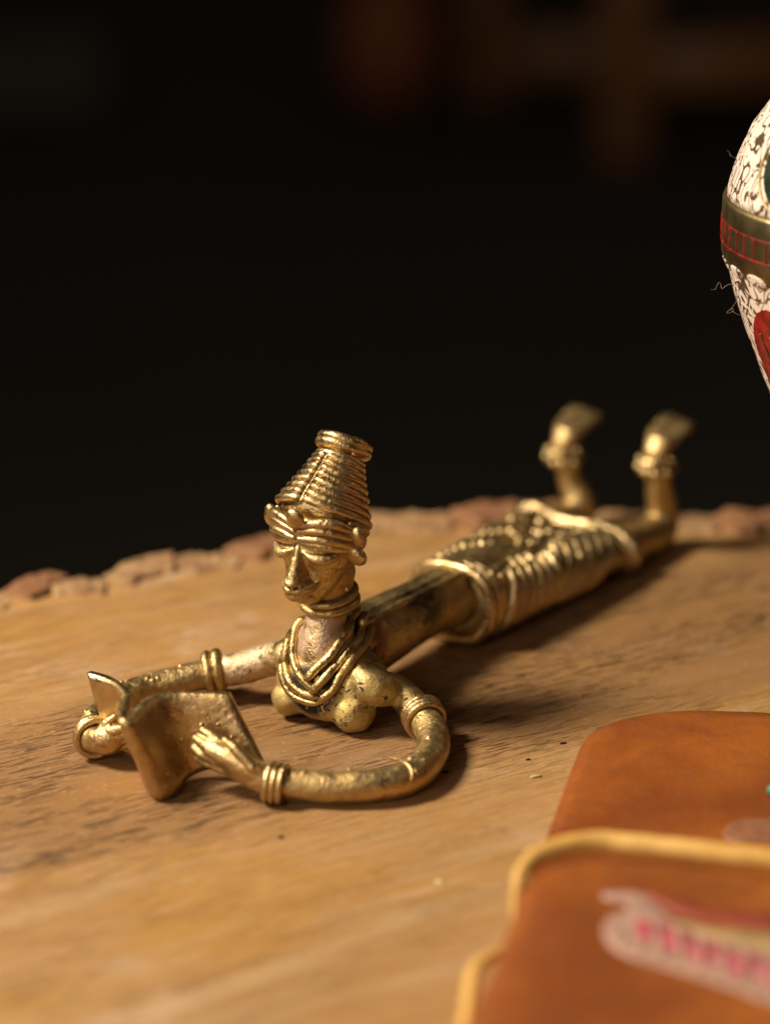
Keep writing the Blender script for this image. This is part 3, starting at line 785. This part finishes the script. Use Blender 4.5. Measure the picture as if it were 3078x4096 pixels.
for side in (0, 1):
    for i in range(n):
        for j in range(m):
            t_ = j/(m-1.0); p = TT[i].lerp(BB[i], t_)
            ed = 1.0
            if j in (0, m-1): ed = .8
            if i in (0, n-1): ed = min(ed, .5)
            d = th*.5*ed*(1+.1*noise.noise(p*3))
            wv_ = .015*noise.noise(p*2.1)
            mb.v.append(p+nr[i]*((d if side else -d)+wv_))
def vid(s_, i, j): return s_*n*m+i*m+j
for i in range(n-1):
    for j in range(m-1):
        mb.f.append((vid(0, i, j), vid(0, i+1, j), vid(0, i+1, j+1), vid(0, i, j+1)))
        mb.f.append((vid(1, i, j), vid(1, i, j+1), vid(1, i+1, j+1), vid(1, i+1, j)))
    mb.f.append((vid(0, i, 0), vid(1, i, 0), vid(1, i+1, 0), vid(0, i+1, 0)))
    mb.f.append((vid(0, i, m-1), vid(0, i+1, m-1), vid(1, i+1, m-1), vid(1, i, m-1)))
for j in range(m-1):
    mb.f.append((vid(0, 0, j), vid(0, 0, j+1), vid(1, 0, j+1), vid(1, 0, j)))
    mb.f.append((vid(0, n-1, j), vid(1, n-1, j), vid(1, n-1, j+1), vid(0, n-1, j+1)))
leaf = make('open_leaf', mb, M['leaf'], FG)
def leafpt(i, t_): return TT[i].lerp(BB[i], t_)-nr[i]*(th*.55)
for (fi, t_, r_) in ((.90, .42, .045), (.925, .52, .03), (.955, .42, .03), (.93, .33, .025), (.80, .55, .035), (.68, .6, .02), (.62, .75, .03), (.58, .85, .03), (.74, .45, .02), (.97, .60, .025)):
    sub(make('pimple', MB().add(*ball(leafpt(int(fi*(n-1)), t_), r_, nu=12, nv=8)), M['leaf'], FG), leaf)

# ------------------------------------------------------------------ leather purse
PB = (5.0, -5.0, 0.0)
PU = thing('leather_purse', PB, 'orange leather purse with yellow piped edge and painted leaf pattern at lower right', 'purse')
def pillow(outl, z0, z1, puff, inset_bot, name, mat, rings_n=9):
    """a soft flat pad: outline (list of xy), top height from function"""
    pts = [Vector((p[0], p[1], 0)) for p in outl]; c = sum(pts, Vector())/len(pts); R = []
    def sc(p, k): return c+(p-c)*k
    def topz(p): return z1(p) if callable(z1) else z1
    R.append([Vector((*sc(p, .05).xy, z0)) for p in pts])
    R.append([Vector((*sc(p, 1-inset_bot).xy, z0)) for p in pts])
    for k in range(5):
        a = k/5.0
        R.append([Vector((*sc(p, 1-inset_bot*(1-math.sin(a*math.pi/2))).xy, z0+(topz(p)-z0)*(a*.92+.02))) for p in pts])
    for k in range(rings_n):
        u = 1-(k/(rings_n-1))*.97
        dd = 1-u
        R.append([Vector((*sc(p, u).xy, topz(sc(p, u))-.05*max(0, 1-dd/.04)**2+puff*min(1, dd*3)*(1-.3*(1-min(1, dd*3))))) for p in pts])
    return make(name, MB().add(*loft(R)), mat, PU)
A_px = [(2110, 3560), (2169, 3377), (2235, 3200), (2290, 3050), (2338, 2946), (2420, 2888), (2540, 2852), (2723, 2829), (2953, 2832), (3078, 2838)]
zA = .45
A_ = [G(x, y, zA) for x, y in A_px]
A_ += [Vector((7.6, -1.0, 0)), Vector((8.4, -1.9, 0)), Vector((8.6, -5, 0)), Vector((8.5, -10.5, 0)), Vector((5, -11, 0)), Vector((2.3, -10.5, 0)), Vector((2.0, -9.3, 0))]
A_ = catmull([(p.x, p.y, 0) for p in A_], 6, True)
pillow(A_, .02, zA-.02, .06, .03, 'back_panel', M['leather'])
zB = 1.45
B_px = [(1740, 4330), (1802, 4210), (1869, 4077), (1985, 3838), (2061, 3623), (2092, 3545), (2184, 3462), (2300, 3427), (2415, 3417), (2569, 3428), (2723, 3440), (2900, 3465), (3078, 3490)]
B_ = [G(x, y, zB) for x, y in B_px]
B_ += [Vector((6.8, -9.25, 0)), Vector((8.0, -9.8, 0)), Vector((8.7, -10.8, 0)), Vector((8.8, -14, 0)), Vector((8.2, -15.9, 0)), Vector((4, -16.3, 0)), Vector((1.2, -16.2, 0)), Vector((.5, -15.6, 0))]
B_ = catmull([(p.x, p.y, 0) for p in B_], 6, True)
pillow(B_, .52, zB, .10, .10, 'front_panel', M['leather'])
# yellow piping over the back edge of the panel
pip = [(2050, 3690, 1.05), (2062, 3600, 1.25), (2072, 3545, 1.38), (2090, 3490, 1.47), (2136, 3436, 1.52), (2205, 3402, 1.56), (2300, 3377, 1.58), (2415, 3367, 1.58), (2569, 3380, 1.58), (2723, 3397, 1.58), (2900, 3418, 1.58), (3078, 3438, 1.58)]
pp = [G(*q) for q in pip]+[Vector((6.8, -9.1, 1.55)), Vector((8.1, -9.6, 1.5)), Vector((8.9, -10.7, 1.45)), Vector((9.0, -14, 1.4))]
pipe = make('piping', MB().add(*tube(pp, ([.03, .07, .10, .13, .15]+[.16, .155, .165]*20)[:len(pp)], 8, 14, wob=.10, flat=.75)), M['piping'], PU)
lo = [G(2010, 3800, .62), G(1950, 3835, .70), G(1900, 3880, .74), G(1880, 3960, .74), G(1868, 4060, .72), G(1845, 4180, .68), G(1820, 4300, .62)]
sub(make('cord_loop', MB().add(*tube(lo, [.07, .10, .11, .11, .10, .10, .10], 8, 14, wob=.06)), M['piping'], PU), pipe)
lower = catmull([(p.x, p.y, 0) for p in []] or [(q.x, q.y, 0) for q in B_[::6]], 6, True)
pillow([Vector((5, -12.6, 0))+(Vector((p.x, p.y, 0))-Vector((5, -12.6, 0)))*.93 for p in lower], .02, .50, .0, .03, 'inner_lining', M['piping'])
# the embossed painted motifs stand slightly proud of the leather
cB = sum([Vector((p[0], p[1], 0)) for p in B_], Vector())/len(B_)
def relief(name, pxs, zb, h, mat, n=6):
    pts = catmull([G(x, y, zb) for x, y in pxs], n, True); c = sum(pts, Vector())/len(pts)
    L = len(pts); V = [p+Vector((0, 0, -.25)) for p in pts]+[p+Vector((0, 0, h*.4)) for p in pts]+[c.lerp(p, .93)+Vector((0, 0, h)) for p in pts]
    Fc = []
    for a in range(2):
        for k in range(L): Fc.append((a*L+k, a*L+(k+1) % L, (a+1)*L+(k+1) % L, (a+1)*L+k))
    Fc.append(tuple(2*L+k for k in range(L)))
    return make(name, MB().add(V, Fc), mat, PU)
zt = zB+.10
relief('painted_border', [(2405, 3572), (2470, 3566), (2560, 3575), (2620, 3620), (2700, 3690), (2860, 3735), (3140, 3790), (3330, 3850), (3330, 4080), (3100, 4020), (2950, 3965), (2800, 3915), (2650, 3870), (2530, 3835), (2440, 3785), (2408, 3720), (2440, 3665), (2510, 3640), (2480, 3610), (2420, 3600)], zt, .02, M['cream'])
relief('painted_stripe', [(2575, 3570), (2700, 3600), (2860, 3640), (3140, 3660), (3330, 3680), (3330, 3745), (3100, 3730), (2930, 3700), (2760, 3670), (2640, 3620)], zt, .03, M['maroon'])
relief('painted_band', [(2700, 3695), (2850, 3720), (3140, 3745), (3330, 3790), (3330, 3860), (3100, 3820), (2860, 3765), (2720, 3720)], zt, .045, M['olive'])
relief('painted_petal', [(2530, 3690), (2600, 3680), (2680, 3712), (2740, 3722), (2800, 3760), (2880, 3772), (2950, 3815), (3020, 3822), (3090, 3862), (3180, 3870), (3330, 3930), (3330, 4020), (3180, 3960), (3100, 3960), (3020, 3905), (2950, 3915), (2870, 3856), (2800, 3866), (2730, 3806), (2670, 3815), (2600, 3760), (2555, 3765)], zt, .03, M['pink'], 4)
for k in range(8):
    x = 2600+k*88; y = 3690+k*29
    relief('painted_stroke', [(x, y), (x+26, y+4), (x+52, y+92), (x+30, y+100), (x+14, y+60)], zt, .045, M['cream'], 4)
for k in range(9):
    x = 2470+k*78; y = 3770+k*27
    relief('painted_stroke', [(x, y), (x+35, y-22), (x+44, y-12), (x+12, y+14)], zt, .045, M['olive'], 4)
relief('painted_spot', [(2890, 3345), (2905, 3305), (2960, 3280), (3050, 3275), (3150, 3290), (3150, 3365), (3050, 3368), (2950, 3368)], zA+.05, .02, M['brown'])
make('teal_stud', MB().add(*ball(G(3092, 3160, zA+.14), Vector((.11, 0, 0)), Vector((0, .11, 0)), Vector((0, 0, .09)))), M['teal'], PU)

# ------------------------------------------------------------------ enamelled egg goblet
GX, GY = 8.6, 1.5
GO = thing('enamel_goblet', (GX, GY, 0), 'white enamelled brass egg goblet with red ladder band at the right edge', 'goblet')
t = NT('white_enamel')
e1 = t.noise(t.mapping((1, 1, .7)), 150, 1, .35, 1.4); line = t.ramp(t.math('ABSOLUTE', t.math('SUBTRACT', t.math('FRACT', t.math('MULTIPLY', e1, 7.0)), .5)), .08, .15, 1, 0)
e2 = t.noise(t.mapping((1, 1, .6), (0, 0, 0), (1, 2, 3)), 210, 1, .4, 3.0); l2 = t.ramp(t.noise(t.co, 620, 1), .62, .66)
bl = t.ramp(t.noise(t.co, 480, 2, .5), .66, .70)
f = t.math('MAXIMUM', t.math('MAXIMUM', line, l2), bl)
c = t.mix(f, t.mix(t.noise(t.co, 200, 4), (.86, .74, .64), (.78, .64, .55)), (.30, .22, .13))
M['enamel'] = t.done(c, .32, t.math('MULTIPLY', f, .8), t.bump(t.math('SUBTRACT', 1.0, f), .6, .0003), Specular_IOR_Level=.5)
t = NT('goblet_brass'); n_ = t.noise(t.co, 300, 4)
M['gbrass'] = t.done(t.mix(t.ramp(n_, .4, .7), (.33, .255, .125), (.20, .155, .08)), .42, 1.0, t.bump(n_, .4, .0003))
M['red'] = flat('red_enamel', (.32, .012, .010), .35, 0, .6, 500); M['green'] = flat('green_enamel', (.022, .040, .024), .3, 0, .8, 300)
part('foot', lathe((GX, GY, 0), [(.05, .02), (1.05, .02), (1.1, .12), (.95, .3), (.5, .5), (.25, .8), (.2, 1.4), (.34, 1.7), (.2, 2.0), (.25, 2.6), (.5, 3.2)], 64), M['gbrass'], GO)
bowl_p = [(.48, 3.15), (1.0, 3.9), (1.45, 4.75), (1.72, 5.3), (1.97, 5.86), (2.12, 6.27), (2.29, 6.66), (2.52, 7.32), (2.66, 7.86), (2.70, 7.98)]
bowl = part('bowl', lathe((GX, GY, 0), bowl_p, 128), M['enamel'], GO)
bandp = part('band', lathe((GX, GY, 0), [(2.60, 7.86), (2.70, 7.90), (2.775, 8.08), (2.79, 8.5), (2.785, 9.0), (2.76, 9.07), (2.66, 9.08)], 160), M['gbrass'], GO)
lid_p = [(2.72, 9.07), (2.70, 9.2), (2.64, 9.45), (2.55, 9.74), (2.34, 10.25), (2.0, 10.75), (1.5, 11.2), (.9, 11.5), (.3, 11.62), (.05, 11.63)]
lid = part('lid', lathe((GX, GY, 0), lid_p, 128), M['enamel'], GO)
sub(part('finial', lathe((GX, GY, 0), [(.05, 11.6), (.3, 11.62), (.15, 11.8), (.3, 12.05), (.15, 12.3), (.02, 12.35)], 32), M['gbrass'], GO), lid)
def cyl(r, deg, z):
    a = math.radians(deg); return Vector((GX+r*math.cos(a), GY+r*math.sin(a), z))
for z in (8.68, 8.30):
    sub(make('red_line', MB().add(*tube([cyl(2.785, k*6, z) for k in range(60)], .017, 1, 6, True, .3)), M['red'], GO), bandp)
for k in range(60):
    sub(make('red_bar', MB().add(*tube([cyl(2.787, k*6+random.uniform(-.6, .6), 8.66), cyl(2.79, k*6+random.uniform(-.8, .8), 8.32)], [.019, .011], 2, 6)), M['red'], GO), bandp)
# scalloped white leaves below the band
def patch(name, pf, prof, a0, z0, outline, lift, mat, holder):
    """thin inlay lying on the turned surface; outline in (degrees, cm) round (a0, z0)"""
    pz = [q[1] for q in prof]; pr = [q[0] for q in prof]
    V = []; L = len(outline); C = 5
    for q in range(C, -1, -1):
        for (da, dz) in outline:
            z = z0+dz*q/C; r = float(np.interp(z, pz, pr))+lift*(1 if q < C else .0)
            V.append(cyl(r, a0+da*q/C, z))
    Fc = []
    for a in range(C-1):
        for k in range(L): Fc.append((a*L+k, a*L+(k+1) % L, (a+1)*L+(k+1) % L, (a+1)*L+k))
    ci = C*L
    for k in range(L): Fc.append(((C-1)*L+k, (C-1)*L+(k+1) % L, ci))
    o = make(name, MB().add(V, Fc), mat, GO); return sub(o, holder)
def oval(ra, rz, n=28, p=1.0, tip=0.0):
    return [(ra*math.cos(2*math.pi*k/n)*(1-tip*math.sin(2*math.pi*k/n)), rz*math.sin(2*math.pi*k/n)) for k in range(n)]
for a in range(0, 360, 14):
    patch('white_leaf', None, [(2.60, 7.70), (2.70, 7.90), (2.78, 8.1)], a, 7.93, oval(5.5, .12), .02, M['enamel'], bandp)
for a in range(-180+34, 180, 60):
    pt = patch('red_petal', None, bowl_p, a, 6.45, oval(21, 1.0, 30, tip=.25), .025, M['red'], bowl)
    for q in (-9, -3, 4, 10): 
        pts = []
        for u in range(6):
            z = 5.8+u*.22; pts.append(cyl(float(np.interp(z, [p[1] for p in bowl_p], [p[0] for p in bowl_p]))+.03, a+q*(.5+.12*u)+math.sin(u+q)*.8, z))
        sub(make('petal_vein', MB().add(*tube(pts, .018, 3, 6, wob=.3)), M['gbrass'], GO), bowl)
for a in range(-140, 180, 90):
    patch('green_medallion', None, lid_p[:9], a, 9.86, oval(14, .62, 30, tip=-.2), .03, M['green'], lid)
    pts = [cyl(float(np.interp(9.86+dz*1.12, [p[1] for p in lid_p], [p[0] for p in lid_p]))+.012, a+da*1.14, 9.86+dz*1.12) for da, dz in oval(14, .62, 30, tip=-.2)]
    sub(make('medallion_rim', MB().add(*tube(pts, .022, 2, 6, True)), M['gbrass'], GO), lid)
M['lint'] = flat('lint', (.30, .24, .20), .9)
def fibre(px_list, y, r=.0038):
    P = []
    for (px, py) in px_list:
        d = ray(px, py); tt = (y+CAM_L)/d[1]; P.append((d[0]*tt, y+.05*math.sin(px*.3), CAM_H+d[2]*tt))
    make('lint_fibre', MB().add(*tube(P, r, 5, 5)), M['lint'], GO)
fibre([(2842, 1155), (2858, 1158), (2868, 1135), (2878, 1132), (2884, 1152), (2900, 1145), (2920, 1138), (2942, 1147)], 1.3)
fibre([(2947, 1188), (2932, 1222), (2905, 1245), (2908, 1250), (2930, 1243), (2928, 1232), (2920, 1240), (2945, 1255), (2964, 1258)], 1.3)
fibre([(2905, 600), (2915, 612), (2922, 625), (2940, 632)], 1.3, .003)

for o in list(bpy.data.objects):
    for k in ('_base', '_root'):
        if k in o: del o[k]
